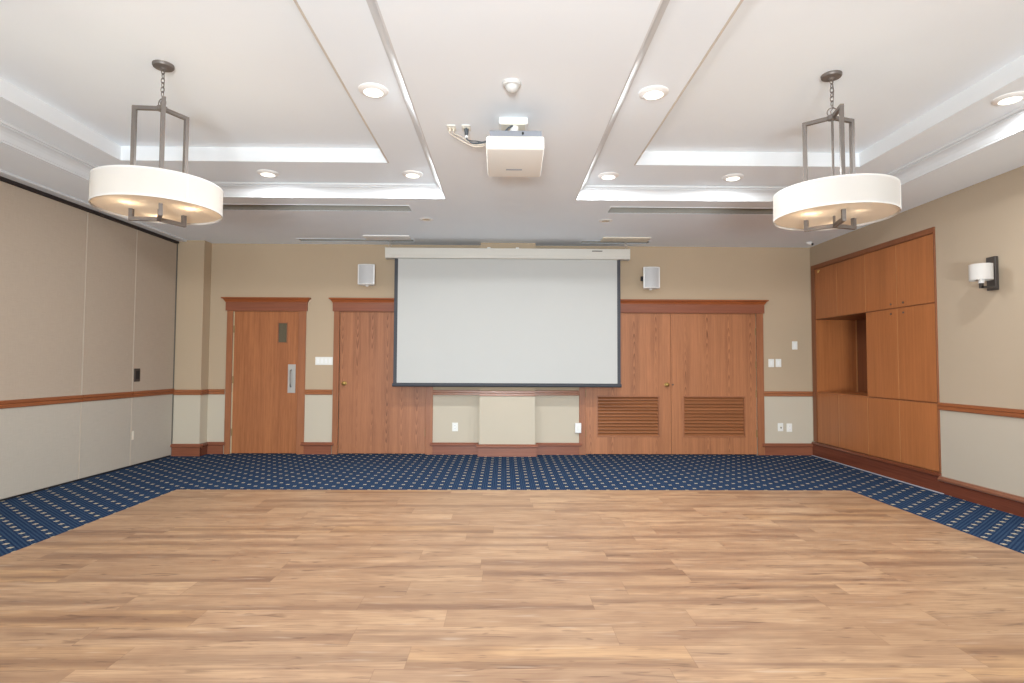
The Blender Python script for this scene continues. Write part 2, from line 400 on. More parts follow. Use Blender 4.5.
# ---- slot vents: open troughs in the soffit with a thin flange
vl = ['long slot vent in the soffit beside the left pendant lamp', 'long slot vent in the soffit beside the right pendant lamp',
      'short slot vent by the back wall above the left speaker', 'short slot vent by the back wall above the right speaker']
for h, lab in zip(slots, vl):
    t = thing('slot_vent', lab, 'vent', ((h[0] + h[1]) / 2, (h[2] + h[3]) / 2, ZC), 'slot vents in the soffit')
    MB().loops([rect(h, 0, 0, 0, 0, ZC), rect(h, 0, 0, 0, 0, ZC + .10)], True, False, True).build('trough', M_SLOT, t)
    m = MB(); e = .012
    m.loops([rect(h, -e, -e, -e, -e, ZC), rect(h, -e, -e, -e, -e, ZC - .004), rect(h, 0, 0, 0, 0, ZC - .004), rect(h, 0, 0, 0, 0, ZC + .004)], True, False, False)
    m.build('flange', M_CEIL, t)

# ---- walls
D1 = (-3.81, -2.89, 0, 2.0); D2 = (-2.325, -1.095, 0, 2.0); D3 = (1.14, 3.575, 0, 2.01)
mb = MB(); grid(mb, [XJ - .3, XR + .6], [-.05, ZC + .05], [D1, D2, D3], lambda x, z: (x, YB, z))
# reveal of the openings
for d in (D1, D2, D3):
    mb.loops([[(d[0], YB, -.05), (d[0], YB, d[3]), (d[1], YB, d[3]), (d[1], YB, -.05)], [(d[0], YB + .12, -.05), (d[0], YB + .12, d[3]), (d[1], YB + .12, d[3]), (d[1], YB + .12, -.05)]], False, False, True)
struct(mb.build('wall_back', M_WALL), 'tan back wall with pale lower band', 'wall')
struct(MB().box(-.338, .428, 7.87, YB + .02, -.02, ZC + .02).build('wall_pilaster', M_WALL), 'shallow pilaster behind the projection screen', 'wall')
struct(MB().box(-5.05, XJ, YJ, YB + .25, -.02, ZC + .02).build('wall_jog', M_WALL), 'narrow wall jog between partition and left door', 'wall')
mb = MB(); CY0, CY1, CZ = 5.672, 8.0, 2.675
grid(mb, [YR - .1, YB + .06], [-.05, ZC + .05], [(CY0 + .01, CY1 - .01, .0, CZ - .01)], lambda y, z: (XR, y, z))
struct(mb.build('wall_right', M_WALLR), 'taupe right wall', 'wall')
WIN = [(-3.9, -1.5, .35, 2.7), (-1.2, 1.2, .35, 2.7), (1.5, 3.9, .35, 2.7)]  # unseen windows, added to bring fill light in from behind the camera
mb = MB(); grid(mb, [-5.0, XR + .2], [-.05, ZC + .05], WIN, lambda x, z: (x, YR, z))
struct(mb.build('wall_rear', M_WALLR), 'wall behind the camera with windows', 'wall')
for k, w in enumerate(WIN):
    m = MB()
    m.box(w[0], w[0] + .06, YR - .08, YR + .03, w[2], w[3]).box(w[1] - .06, w[1], YR - .08, YR + .03, w[2], w[3])
    m.box(w[0] + .06, w[1] - .06, YR - .08, YR + .03, w[2], w[2] + .06).box(w[0] + .06, w[1] - .06, YR - .08, YR + .03, w[3] - .06, w[3])
    m.box((w[0] + w[1]) / 2 - .03, (w[0] + w[1]) / 2 + .03, YR - .06, YR + .01, w[2] + .06, w[3] - .06)
    struct(m.build('window_%d' % (k + 1), M_WHITE), 'white window frame behind the camera', 'window')

# ---- chair rails and baseboards on the back wall
def rail_prof(y, s=-1):      # profile (y, z) of the two-step chair rail, growing towards s
    return [(y, .826), (y + s * .014, .826), (y + s * .018, .832), (y + s * .018, .856), (y + s * .013, .860), (y + s * .013, .864), (y + s * .022, .870), (y + s * .022, .892), (y + s * .016, .898), (y, .898)]
def base_prof(y, s=-1):
    return [(y, 0), (y + s * .020, 0), (y + s * .020, .122)], [(y, .122), (y + s * .036, .122), (y + s * .042, .130), (y + s * .042, .146), (y + s * .030, .156), (y + s * .024, .166), (y, .166)]
kt = [5]
def rail(x0, x1, y, where):
    struct(MB().prism(rail_prof(y), 'X', x0, x1).build('trim_%d' % kt[0], W_RAILX), 'oak chair rail ' + where, 'chair rail'); kt[0] += 1
def base(n, x0, x1, y, where, ext0=.036, ext1=.036):
    b, c = base_prof(y); b = b + [(y, .122)]
    t = struct(MB().prism(b, 'X', x0, x1).build('baseboard_' + n, W_BOARDX, loc=((x0 + x1) / 2, y, 0)), 'stained oak baseboard ' + where, 'baseboard')
    MB().prism(c, 'X', x0 - ext0, x1 + ext1).build('cap', W_BOARDX, t)
rail(-4.55, XJ, YJ, 'on the jog beside the partition'); rail(XJ, -3.905, YB, 'left of the left door')
rail(-2.788, -2.407, YB, 'between the two left doors'); rail(-.999, -.338, YB, 'under the screen left of the pilaster')
rail(-.338, .428, 7.87, 'on the pilaster under the screen'); rail(.428, 1.053, YB, 'under the screen right of the pilaster')
rail(3.669, XR, YB, 'right of the double doors')
base('left', -4.55, XJ + .02, YJ, 'on the jog beside the partition', 0, .022)
base('corner', XJ + .02, -3.905, YB, 'left of the left door', 0, .036)
base('back_a', -2.788, -2.407, YB, 'between the two left doors')
base('back_b', -.999, -.358, YB, 'left of the pilaster', .036, 0)
base('pilaster', -.358, .448, 7.87, 'around the pilaster', .022, .022)
base('back_c', .448, 1.053, YB, 'right of the pilaster', 0, .036)
base('back_d', 3.669, XR - .02, YB, 'right of the double doors', .036, 0)
# the return of the jog and of the pilaster
def ret(n, x, s, y0, y1, where):
    b, c = base_prof(x, s); b = b + [(x, .122)]
    t = struct(MB().prism(b, 'Y', y0, y1).build('baseboard_' + n, W_BASEY, loc=(x, (y0 + y1) / 2, 0)), 'stained oak baseboard ' + where, 'baseboard')
    MB().prism(c, 'Y', y0, y1).build('cap', W_BASEY, t)
    struct(MB().prism(rail_prof(x, s), 'Y', y0, y1).build('trim_%d' % kt[0], W_RAILY), 'oak chair rail ' + where, 'chair rail'); kt[0] += 1
ret('jog_return', XJ, 1, YJ - .018, YB, 'on the return of the jog')
# right wall
b, c = base_prof(XR); b = b + [(XR, .122)]
t = struct(MB().prism(b, 'Y', YR, CY0).build('baseboard_right', W_BASEY, loc=(XR, 0, 0)), 'dark stained baseboard along the right wall', 'baseboard')
MB().prism(c, 'Y', YR, CY0 - .0).build('cap', W_CAPY, t)
struct(MB().prism(rail_prof(XR), 'Y', YR, CY0).build('trim_15', W_RAILY), 'oak chair rail along the right wall', 'chair rail')

# ---- doors
def casing(t, x0o, x0i, x1i, x1o, ztop, y=YB):
    MB().box(x0o, x0i, y - .022, y, 0, ztop, .003).build('casing', W_CASE, t)
    MB().box(x1i, x1o, y - .022, y, 0, ztop, .003).build('casing', W_CASE, t)
    MB().box(x0i, x1i, y - .012, y + .03, ztop - .014, ztop).build('head_jamb', W_CASE, t)
def header(t, x0, x1, z0=1.998, y=YB):
    MB().box(x0, x1, y - .034, y, z0, z0 + .120, .002).build('header_board', W_BOARDX, t)
    prof = [(.0, 0), (.006, 0), (.006, .010), (.012, .016), (.018, .028), (.026, .040), (.036, .045), (.045, .047), (.045, .064), (.0, .064)]
    rings = []
    for e, z in prof[:-1]:
        rings.append([(x0 - e, y, z0 + .120 + z), (x0 - e, y - .034 - e, z0 + .120 + z), (x1 + e, y - .034 - e, z0 + .120 + z), (x1 + e, y, z0 + .120 + z)])
    MB().loops(rings).build('header_crown', W_CROWNX, t)
def hinge(t, x, z, y=YB + .008):
    MB().cyl((x, y, z - .05), (x, y, z + .05), .008, seg=12).box(x - .014, x + .014, y + .004, y + .008, z - .05, z + .05).build('hinge', M_HINGE, t, smooth=True)
def knob(t, x, z, y=YB + .014):
    MB().lathe_y([(.001, y), (.028, y), (.028, y - .006), (.012, y - .010), (.011, y - .030), (.024, y - .036), (.030, y - .048), (.028, y - .060), (.016, y - .068), (.002, y - .069)], x, z).build('knob', M_BRASS, t, smooth=True, label='round brass door knob')

LY0, LY1 = YB + .012, YB + .055      # leaf faces, set back in the openings
# door 1: single door with vision panel and pull
t = struct(thing('door_1', 'single oak door with vision panel and steel pull plate', 'door', (-3.345, YB, 0)))
casing(t, -3.890, -3.81, -2.89, -2.788, 2.004); header(t, -3.908, -2.770)
wx0, wx1, wz0, wz1 = -3.188, -3.054, 1.548, 1.835
m = MB(); a0, a1 = -3.797, -2.893
m.box(a0, wx0, LY0, LY1, .008, 1.994).box(wx1, a1, LY0, LY1, .008, 1.994).box(wx0, wx1, LY0, LY1, .008, wz0).box(wx0, wx1, LY0, LY1, wz1, 1.994)
leaf = m.build('door_leaf', W_DOOR, t)
m = MB(); e = .009
m.box(wx0 - .002, wx0 + e, LY0 - .006, LY1, wz0, wz1).box(wx1 - e, wx1 + .002, LY0 - .006, LY1, wz0, wz1).box(wx0, wx1, LY0 - .006, LY1, wz0 - .002, wz0 + e).box(wx0, wx1, LY0 - .006, LY1, wz1 - e, wz1 + .002)
m.build('window_bead', W_CASE, leaf)
MB().box(wx0, wx1, LY0 + .012, LY0 + .02, wz0, wz1).build('glass_pane', M_GLASS, leaf, label='dark glass vision panel')
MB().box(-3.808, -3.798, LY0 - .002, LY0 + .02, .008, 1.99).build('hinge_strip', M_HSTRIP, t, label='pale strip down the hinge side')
for z in (1.74, 1.03, .30): hinge(t, -3.802, z, YB + .006)
pt = MB().box(-3.036, -2.929, LY0 - .004, LY0, .848, 1.248, .0015).build('pull_plate', M_STEEL, t, label='brushed steel pull plate')
zz = [.934 + .235 * k / 10 for k in range(11)]
MB().tube([(-2.987, LY0 - .002, .934), (-2.987, LY0 - .03, .936)] + [(-2.987, LY0 - .042, z) for z in zz[1:-1]] + [(-2.987, LY0 - .03, 1.167), (-2.987, LY0 - .002, 1.169)], .0085).build('pull_bar', M_STEELD, pt, smooth=True)
# door 2: wide plain door half behind the screen
t = struct(thing('door_2', 'wide plain oak door partly behind the screen', 'door', (-1.71, YB, 0)))
casing(t, -2.398, -2.3175, -1.099, -.999, 2.004); header(t, -2.414, -.985)
MB().box(-2.316, -1.10, LY0, LY1, .008, 1.994).build('door_leaf', W_OAKD, t)
knob(t, -2.24, .985, LY0)
for z in (1.74, 1.03, .30): hinge(t, -1.098, z, YB + .006)
# door 3: pair of doors with louvres
t = struct(thing('door_3', 'pair of oak doors with louvred lower panels', 'door', (2.36, YB, 0)))
casing(t, 1.053, 1.142, 3.5725, 3.669, 2.008); header(t, 1.037, 3.682, 2.000)
for x0, x1, l0, l1 in ((1.144, 2.356, 1.319, 2.180), (2.361, 3.571, 2.540, 3.400)):
    m = MB(); q0, q1 = .258, .812
    m.box(x0, l0, LY0, LY1, .008, 2.0).box(l1, x1, LY0, LY1, .008, 2.0).box(l0, l1, LY0, LY1, .008, q0).box(l0, l1, LY0, LY1, q1, 2.0)
    leaf = m.build('door_leaf', W_OAKC, t)
    m = MB(); e = .014
    m.box(l0 - e, l0 + .004, LY0 - .005, LY1, q0 - e, q1 + e).box(l1 - .004, l1 + e, LY0 - .005, LY1, q0 - e, q1 + e).box(l0, l1, LY0 - .005, LY1, q0 - e, q0 + .004).box(l0, l1, LY0 - .005, LY1, q1 - .004, q1 + e)
    m.build('louver_frame', W_CASE, leaf)
    m = MB(); n = 12; p = (q1 - q0) / n
    for k in range(n):
        zc = q0 + p * (k + .5); ang = math.radians(46 + rng.uniform(-9, 9)) 
        dy, dz = math.cos(ang) * .024, math.sin(ang) * .024; th = .004
        yc = LY0 + .026
        m.loops([[(x, yc - dy, zc - dz - th), (x, yc - dy, zc - dz + th), (x, yc + dy, zc + dz + th), (x, yc + dy, zc + dz - th)] for x in (l0 + .003, l1 - .003)])
        m.box(l0 + .003, l1 - .003, yc - dy - .004, yc - dy + .002, zc - dz - .005, zc - dz + .005)
    m.box(l0, l1, LY1 - .003, LY1 + .003, q0, q1)
    m.build('louver', W_LOUV, leaf)
MB().box(2.34, 2.38, LY1, LY1 + .01, .01, 1.99).build('astragal', M_BLACK, t)  # black strip put in to darken the gap between the leaves
knob(t, 2.293, .985, LY0)
MB().lathe_y([(.012, LY0), (.012, LY0 - .004), (.004, LY0 - .006)], 2.385, .985, 14).build('lock_cylinder', M_DARKBR, t, smooth=True)
for x in (1.142, 3.573):
    for z in (1.74, 1.27, .86, .30): hinge(t, x, z, YB + .006)

# ---- folding partition on the left: hanging panels, track, mouldings
late = []
def panel(y0, y1, lab, lock=False):
    t = thing('partition_panel', lab, 'partition', (XP - .04, (y0 + y1) / 2, 0), 'panels of the folding partition'); late.append((t, (y0 + y1) / 2))
    g_ = .004
    MB().box(XP - .08, XP, y0 + g_, y1 - g_, .866, 2.895, .003).build('upper_panel', M_FABU, t)
    MB().box(XP - .08, XP, y0 + g_, y1 - g_, .018, .866, .003).build('lower_panel', M_FABL, t, label='greyer lower half of the panel')
    MB().box(XP - .006, XP + .0035, y0 - .003, y0 + .006, .02, 2.893).build('edge_strip', M_SEAM, t)
    MB().prism([(XP, .84), (XP + .012, .84), (XP + .016, .846), (XP + .016, .872), (XP + .011, .876), (XP + .019, .884), (XP + .019, .906), (XP + .014, .912), (XP, .912)], 'Y', y0 + g_, y1 - g_).build('chair_rail', W_RAILY, t)
    MB().box(XP - .05, XP - .006, y0 + g_, y1 - g_, .0, .02).build('bottom_seal', M_BLACK, t)
    if lock:
        b_ = MB().box(XP, XP + .012, y0 + .022, y0 + .122, 1.03, 1.19, .003).build('lock_plate', M_DARKBR, t, label='small dark lock plate')
        MB().box(XP + .012, XP + .015, y0 + .042, y0 + .102, 1.06, 1.16).build('lock_recess', M_BLACK, b_)
        MB().box(XP - .01, XP + .006, y1 - .016, y1 + .004, .0, 2.893).build('end_seal', M_SEALG, t, label='dark rubber end seal')
        MB().box(XP, XP + .006, y0 + .015, y0 + .05, .325, .43, .002).build('latch_plate', M_CREAM, t)
SL = .0185
def skew(o, y):        # the partition line runs about one degree off the room axis
    o.location.x += .011 + (y - 5.2) * SL; o.rotation_euler.z = -math.atan(SL)
panel(5.02, 6.19, 'wide partition panel nearest the camera on the left')
panel(6.19, 7.00, 'middle partition panel left of the one with the lock plate')
panel(7.00, 7.836, 'partition panel with small dark lock plate, beside the wall jog', True)
panel(3.79, 5.02, 'partition panel outside the left edge of the picture, in line with the others')
for y0 in (2.56, 1.33, .10, -1.13, -2.36, -3.59): panel(y0, y0 + 1.23, 'partition panel beside the camera, out of the picture on the left')
for o, y in late: skew(o, y)
trk = tag(MB().box(XP - .1, XP + .02, YR, YJ - .002, 2.9, ZC, .002).build('partition_track', M_TRACK, loc=(XP, 0, 2.9)), 'dark track along the ceiling carrying the folding partition', 'track')
skew(trk, 0)
strip = struct(MB().box(XP + .02, XP + .125, YR, YJ, ZC - .022, ZC, .004).build('trim_16', M_CROWN, loc=(XP, 0, ZC)), 'white strip along the ceiling beside the partition track', 'trim')
skew(strip, 0)
struct(MB().box(-5.05, XP - .22, YR, YJ + .1, -.02, ZC).build('wall_left', M_WALLR), 'wall behind the partition', 'wall')

# ---- built-in cabinet in the right wall
t = thing('wall_cabinet', 'built-in oak cabinet with open niche in the right wall', 'cabinet', (XR, 6.85, 0))
cols = [7.905, 7.39, 6.80, 6.25, 5.696]
F0 = XR - .006; DP = .60
m = MB()   # carcass: sides, top, bottom, shelf, back, divider
m.box(XR - .004, XR + DP, CY0 + .02, CY0 + .04, 0, CZ - .02).box(XR - .004, XR + DP, CY1 - .04, CY1 - .02, 0, CZ - .02)
m.box(XR + .004, XR + DP, CY0 + .04, CY1 - .04, CZ - .045, CZ - .02).box(XR + .004, XR + DP, CY0 + .04, CY1 - .04, .18, .2)
m.box(XR + DP - .02, XR + DP, CY0 + .04, CY1 - .04, .2, CZ - .045)
m.box(XR + .004, XR + DP - .02, CY0 + .04, 6.78, .2, CZ - .045)
m.box(XR + .004, XR + DP - .02, 6.78, CY1 - .04, 1.905, CZ - .045).box(XR + .004, XR + DP - .02, 6.78, CY1 - .04, .2, .885)
m.build('carcass', W_CABT, t)
MB().box(XR + .001, XR + DP - .022, 7.905, 7.955, .886, 1.904).build('niche_side', W_CAB, t)
MB().box(XR + .002, XR + DP - .022, 6.78, 7.905, .884, .898).build('niche_shelf', W_CAB, t)
MB().box(XR + DP - .034, XR + DP - .022, 6.78, 7.905, .898, 1.904).build('niche_back', W_CABT, t)
MB().box(XR + DP - .046, XR + DP - .034, 7.893, 7.905, .898, 1.904).build('corner_strip', M_EDGE, t)
# trim around
m = MB(); m.box(XR - .013, XR + .002, CY0, CY1, 2.616, CZ, .003).build('top_trim', W_CABT, t)
MB().box(XR - .013, XR + .002, 7.915, CY1, .2, 2.616, .003).build('side_trim', W_CABT, t)
MB().box(XR - .013, XR + .002, CY0, 5.692, .2, 2.616, .003).build('side_trim', W_CABT, t)
b, c = base_prof(XR)
MB().prism([(XR, 0), (XR - .020, 0), (XR - .020, .16), (XR, .16)], 'Y', CY0, YB - .02).build('plinth', W_BASEY, t, label='dark red plinth')
MB().prism([(XR, .16), (XR - .030, .16), (XR - .034, .168), (XR - .030, .186), (XR - .018, .194), (XR, .194)], 'Y', CY0, YB - .02).build('plinth_cap', W_BASEY, t)
def cdoor(y0, y1, z0, z1, brass=False):
    g_ = .0022
    d = MB().box(F0, XR + .003, y0 + g_, y1 - g_, z0 + .005, z1 - .005, .0015).build('door', W_CAB, t)
    MB().box(F0 - .0006, F0 + .004, y0 + .0004, y0 + g_ + .001, z0 + .006, z1 - .006).build('edge_band', M_EDGE, d)  # pale strip paints the highlight along the door's edge
    return d
for a, b2 in zip(cols, cols[1:]):
    d = cdoor(b2, a, 1.905, 2.612)
    if a == cols[0]:
        MB().box(F0 - .010, F0, 7.80, 7.828, 2.55, 2.585, .003).box(F0 - .016, F0 - .004, 7.77, 7.80, 2.568, 2.582, .003).build('brass_lock', M_LOCK, d, label='small brass lock')
    if b2 <= 6.27:
        s = b2 + .1 if a > 6.5 else a - .1
        MB().cyl((F0, s, 1.955), (F0 - .008, s, 1.955), .010, seg=12).build('catch', M_STEELD, d, smooth=True)
for a, b2 in ((6.80, 6.25), (6.25, 5.696)):
    d = cdoor(b2, a, .892, 1.903)
    s = b2 + .1 if a > 6.5 else a - .1
    MB().cyl((F0, s, 1.845), (F0 - .008, s, 1.845), .010, seg=12).build('catch', M_STEELD, d, smooth=True)
for a, b2 in zip(cols, cols[1:]): cdoor(b2, a, .200, .886)

# ---- projection screen
SY = 7.74
t = thing('projection_screen', 'large white pull-down projection screen with black borders', 'screen', (.04, SY, 2.69))
hx0, hx1 = -1.622, 1.704
MB().prism([(SY - .06, 2.835), (SY - .06, 2.745), (SY - .045, 2.700), (SY + .055, 2.695), (SY + .065, 2.72), (SY + .065, 2.828), (SY + .05, 2.838)], 'X', hx0 + .006, hx1 - .006).build('housing', M_HOUSING, t)
for x0, x1 in ((hx0, hx0 + .007), (hx1 - .007, hx1)):
    MB().prism([(SY - .064, 2.84), (SY - .064, 2.742), (SY - .048, 2.694), (SY + .058, 2.690), (SY + .07, 2.72), (SY + .07, 2.83), (SY + .052, 2.843)], 'X', x0, x1).build('end_cap', M_HOUSING, t)
MB().box(1.185, 1.325, SY - .0635, SY - .0595, 2.797, 2.812).build('badge', M_STEELD, t, label='small dark badge on the housing')
MB().box(-1.455, 1.537, SY, SY + .003, 1.0, 2.72).build('screen_fabric', M_SCREEN, t)
MB().box(-1.502, -1.455, SY, SY + .0032, .99, 2.72).build('black_border', M_BORDER, t)
MB().box(1.537, 1.582, SY, SY + .0032, .99, 2.72).build('black_border', M_BORDER, t)
m = MB().cyl((-1.512, SY, .977), (1.590, SY, .977), .024, seg=16); m.box(-1.502, 1.582, SY - .002, SY + .005, .985, 1.006)
m.build('bottom_bar', M_BORDER, t, smooth=True)
for x in (-1.57, 1.655):
    m = MB().tube([(x, SY, 2.838), (x, SY, 2.86)], .006); m.tube([(x + .02 * math.cos(q), SY, 2.875 + .018 * math.sin(q)) for q in [PI * 1.2 * k / 8 - .6 for k in range(9)]], .004)
    m.tube([(x, SY, 2.892), (x, SY, 2.935)], .004); m.cyl((x, SY, 2.935), (x, SY, ZC), .018, seg=14)
    m.build('hanging_hook', M_STEEL, t, smooth=True)
for x in (-.22, .17): MB().box(x - .022, x + .022, SY - .03, SY + .02, 2.838, 2.855, .003).build('top_clip', M_WHITE, t)

# ---- flat ceiling panels above the ends of the screen
tag(MB().box(-1.87, -1.262, 7.44, 7.68, ZC - .016, ZC, .004).build('ceiling_panel', M_WHITE, loc=(-1.565, 7.56, ZC)), 'flat white ceiling panel above the left end of the screen', 'panel', 'flat panels on the ceiling above the screen')
tag(MB().box(1.296, 1.935, 7.45, 7.68, ZC - .016, ZC, .004).build('ceiling_panel', M_CREAM, loc=(1.615, 7.56, ZC)), 'flat cream ceiling panel above the right end of the screen', 'panel', 'flat panels on the ceiling above the screen')

# ---- wall speakers
def speaker(x, z0, z1, lab, dark=False, w=.232):
    t = thing('wall_speaker', lab, 'speaker', (x, YB, (z0 + z1) / 2), 'wall speakers beside the screen')
    y1, y0 = YB - .045, YB - .20
    n = 12; pr = [(x - w / 2 + .03, y1), (x - w / 2, y0 + .035)] 
    front = [(x - w / 2 + w * k / n, y0 + .03 - .028 * math.sin(PI * k / n)) for k in range(n + 1)]
    sec = [(x + w / 2 - .03, y1), (x - w / 2 + .03, y1)] + front
    def ring(z, s=1.0): return [(x + (a - x) * s, y1 + (b_ - y1) * s, z) for a, b_ in sec]
    MB().loops([ring(z0, .95), ring(z0 + .008), ring(z1 - .008), ring(z1, .95)]).build('cabinet', M_WHITE, t, smooth=True)
    gf = [(x - (w / 2 - .018) + (w - .036) * k / n, y0 + .028 - .0295 * math.sin(PI * (k + .35) / (n + .7)) - .003) for k in range(n + 1)]
    gb = [(a, b_ + .006) for a, b_ in reversed(gf)]
    MB().loops([[(a, b_, z) for a, b_ in gf + gb] for z in (z0 + .012, z1 - .012)]).build('grille', M_GRILLE, t, smooth=True, label='light grey speaker grille')
    MB().box(x - .02, x + .02, YB - .06, YB - .001, (z0 + z1) / 2 - .05, (z0 + z1) / 2 + .05, .004).build('wall_bracket', M_WHITE, t)
    MB().lathe([(.022, z0 + .002), (.022, z0 - .008), (.014, z0 - .02), (.002, z0 - .021)], x, YB - .11, 16).build('swivel_knob', M_WHITE, t, smooth=True)
    if dark: MB().box(x - w / 2 - .024, x - w / 2 + .012, YB - .15, YB - .11, (z0 + z1) / 2 - .045, (z0 + z1) / 2 + .02, .003).build('terminal_block', M_BLACK, t)
speaker(-1.918, 2.356, 2.640, 'light grey wall speaker left of the screen')
speaker(2.045, 2.330, 2.628, 'light grey wall speaker right of the screen with dark terminal block', True)

# ---- plates on the back wall
def plate(x0, x1, z0, z1, lab, cat, kind, grp=None, y=YB, name='wall_plate'):
    xc, zc = (x0 + x1) / 2, (z0 + z1) / 2
    t = thing(name, lab, cat, (xc, y, zc), grp)
    MB().box(x0, x1, y - .007, y, z0, z1, .003, 2).build('cover_plate', M_IVORY, t)
    if kind == 'switches':
        n = max(1, round((x1 - x0) / .06)); p = (x1 - x0 - .012) / n
        for k in range(n):
            a = x0 + .006 + p * (k + .5)
            MB().box(a - .014, a + .014, y - .011, y - .007, zc - .032, zc + .032, .002).build('rocker', M_WHITE, t)
    elif kind == 'outlet':
        for dz in (-.022, .022):
            s = MB().box(xc - .016, xc + .016, y - .010, y - .007, zc + dz - .014, zc + dz + .014, .004, 2).build('socket', M_WHITE, t)
            MB().box(xc - .008, xc - .0055, y - .0106, y - .0098, zc + dz - .005, zc + dz + .006).box(xc + .0055, xc + .008, y - .0106, y - .0098, zc + dz - .005, zc + dz + .006).build('slot', M_BLACK, s)
    elif kind == 'jack':
        MB().box(xc - .010, xc + .012, y - .010, y - .007, zc - .020, zc + .020, .002).build('insert', M_CREAM, t)
        MB().cyl((xc + .004, y - .007, zc - .008), (xc + .004, y - .013, zc - .008), .009, seg=12).build('jack', M_BLACK, t, smooth=True)
    return t
plate(-2.652, -2.409, 1.242, 1.354, 'wide white switch plate between the two left doors', 'switch', 'switches', name='light_switch')
plate(-.727, -.646, .321, .442, 'white outlet below the screen left of the pilaster', 'outlet', 'outlet', name='wall_outlet')
plate(3.743, 3.823, 1.238, 1.353, 'switch plate right of the double doors, left one of a pair', 'switch', 'switches', name='light_switch')
plate(3.845, 3.925, 1.240, 1.354, 'switch plate right of the double doors, right one of a pair', 'switch', 'switches', name='light_switch')
plate(4.084, 4.160, 1.489, 1.606, 'white control plate set higher than the pair of switches beside the cabinet', 'switch', 'switches', name='light_switch')
plate(3.863, 3.940, .335, .450, 'low jack plate with dark socket right of the double doors', 'outlet', 'jack', name='wall_jack')
plate(3.988, 4.066, .327, .445, 'plain low outlet between the jack plate and the cabinet', 'outlet', 'outlet', name='wall_outlet')
t = thing('switch_box', 'white surface box on the casing edge left of the double doors', 'switch', (1.035, YB, .376))
MB().box(.992, 1.078, YB - .052, YB - .0225, .308, .446, .006, 2).build('cover', M_WHITE, t)
MB().box(.995, 1.050, YB - .0225, YB, .312, .442).build('back_box', M_WHITE, t)
MB().box(1.018, 1.052, YB - .056, YB - .052, .345, .410, .002).build('rocker', M_IVORY, t)

# ---- sconce on the right wall
t = thing('wall_sconce', 'wall sconce with white drum shade on the right wall', 'lamp', (XR, 4.99, 2.09))
MB().box(XR - .032, XR, 4.945, 5.042, 1.937, 2.236, .003).build('back_plate', M_DARKBR, t)
sx, sy = 4.197, 4.94
MB().lathe([(.083, 2.020), (.085, 2.018), (.085, 2.158), (.081, 2.158), (.081, 2.020)], sx, sy, 36, False, False).build('lamp_shade', M_SHADE, t, smooth=True)
m = MB().box(sx - .012, XR - .03, sy - .012, sy + .012, 1.948, 1.968, .002); m.box(sx - .014, sx + .014, sy - .012, sy + .012, 1.948, 2.006, .002)
m.build('arm', M_DARKBR, t)
MB().lathe([(.006, 1.99), (.022, 1.992), (.022, 2.05), (.02, 2.054), (.004, 2.055)], sx, sy, 20).build('socket', M_WHITE, t, smooth=True)
MB().lathe([(.004, 2.055), (.024, 2.065), (.03, 2.09), (.026, 2.115), (.012, 2.13), (.002, 2.132)], sx, sy, 20).build('bulb', M_WHITE, t, smooth=True)

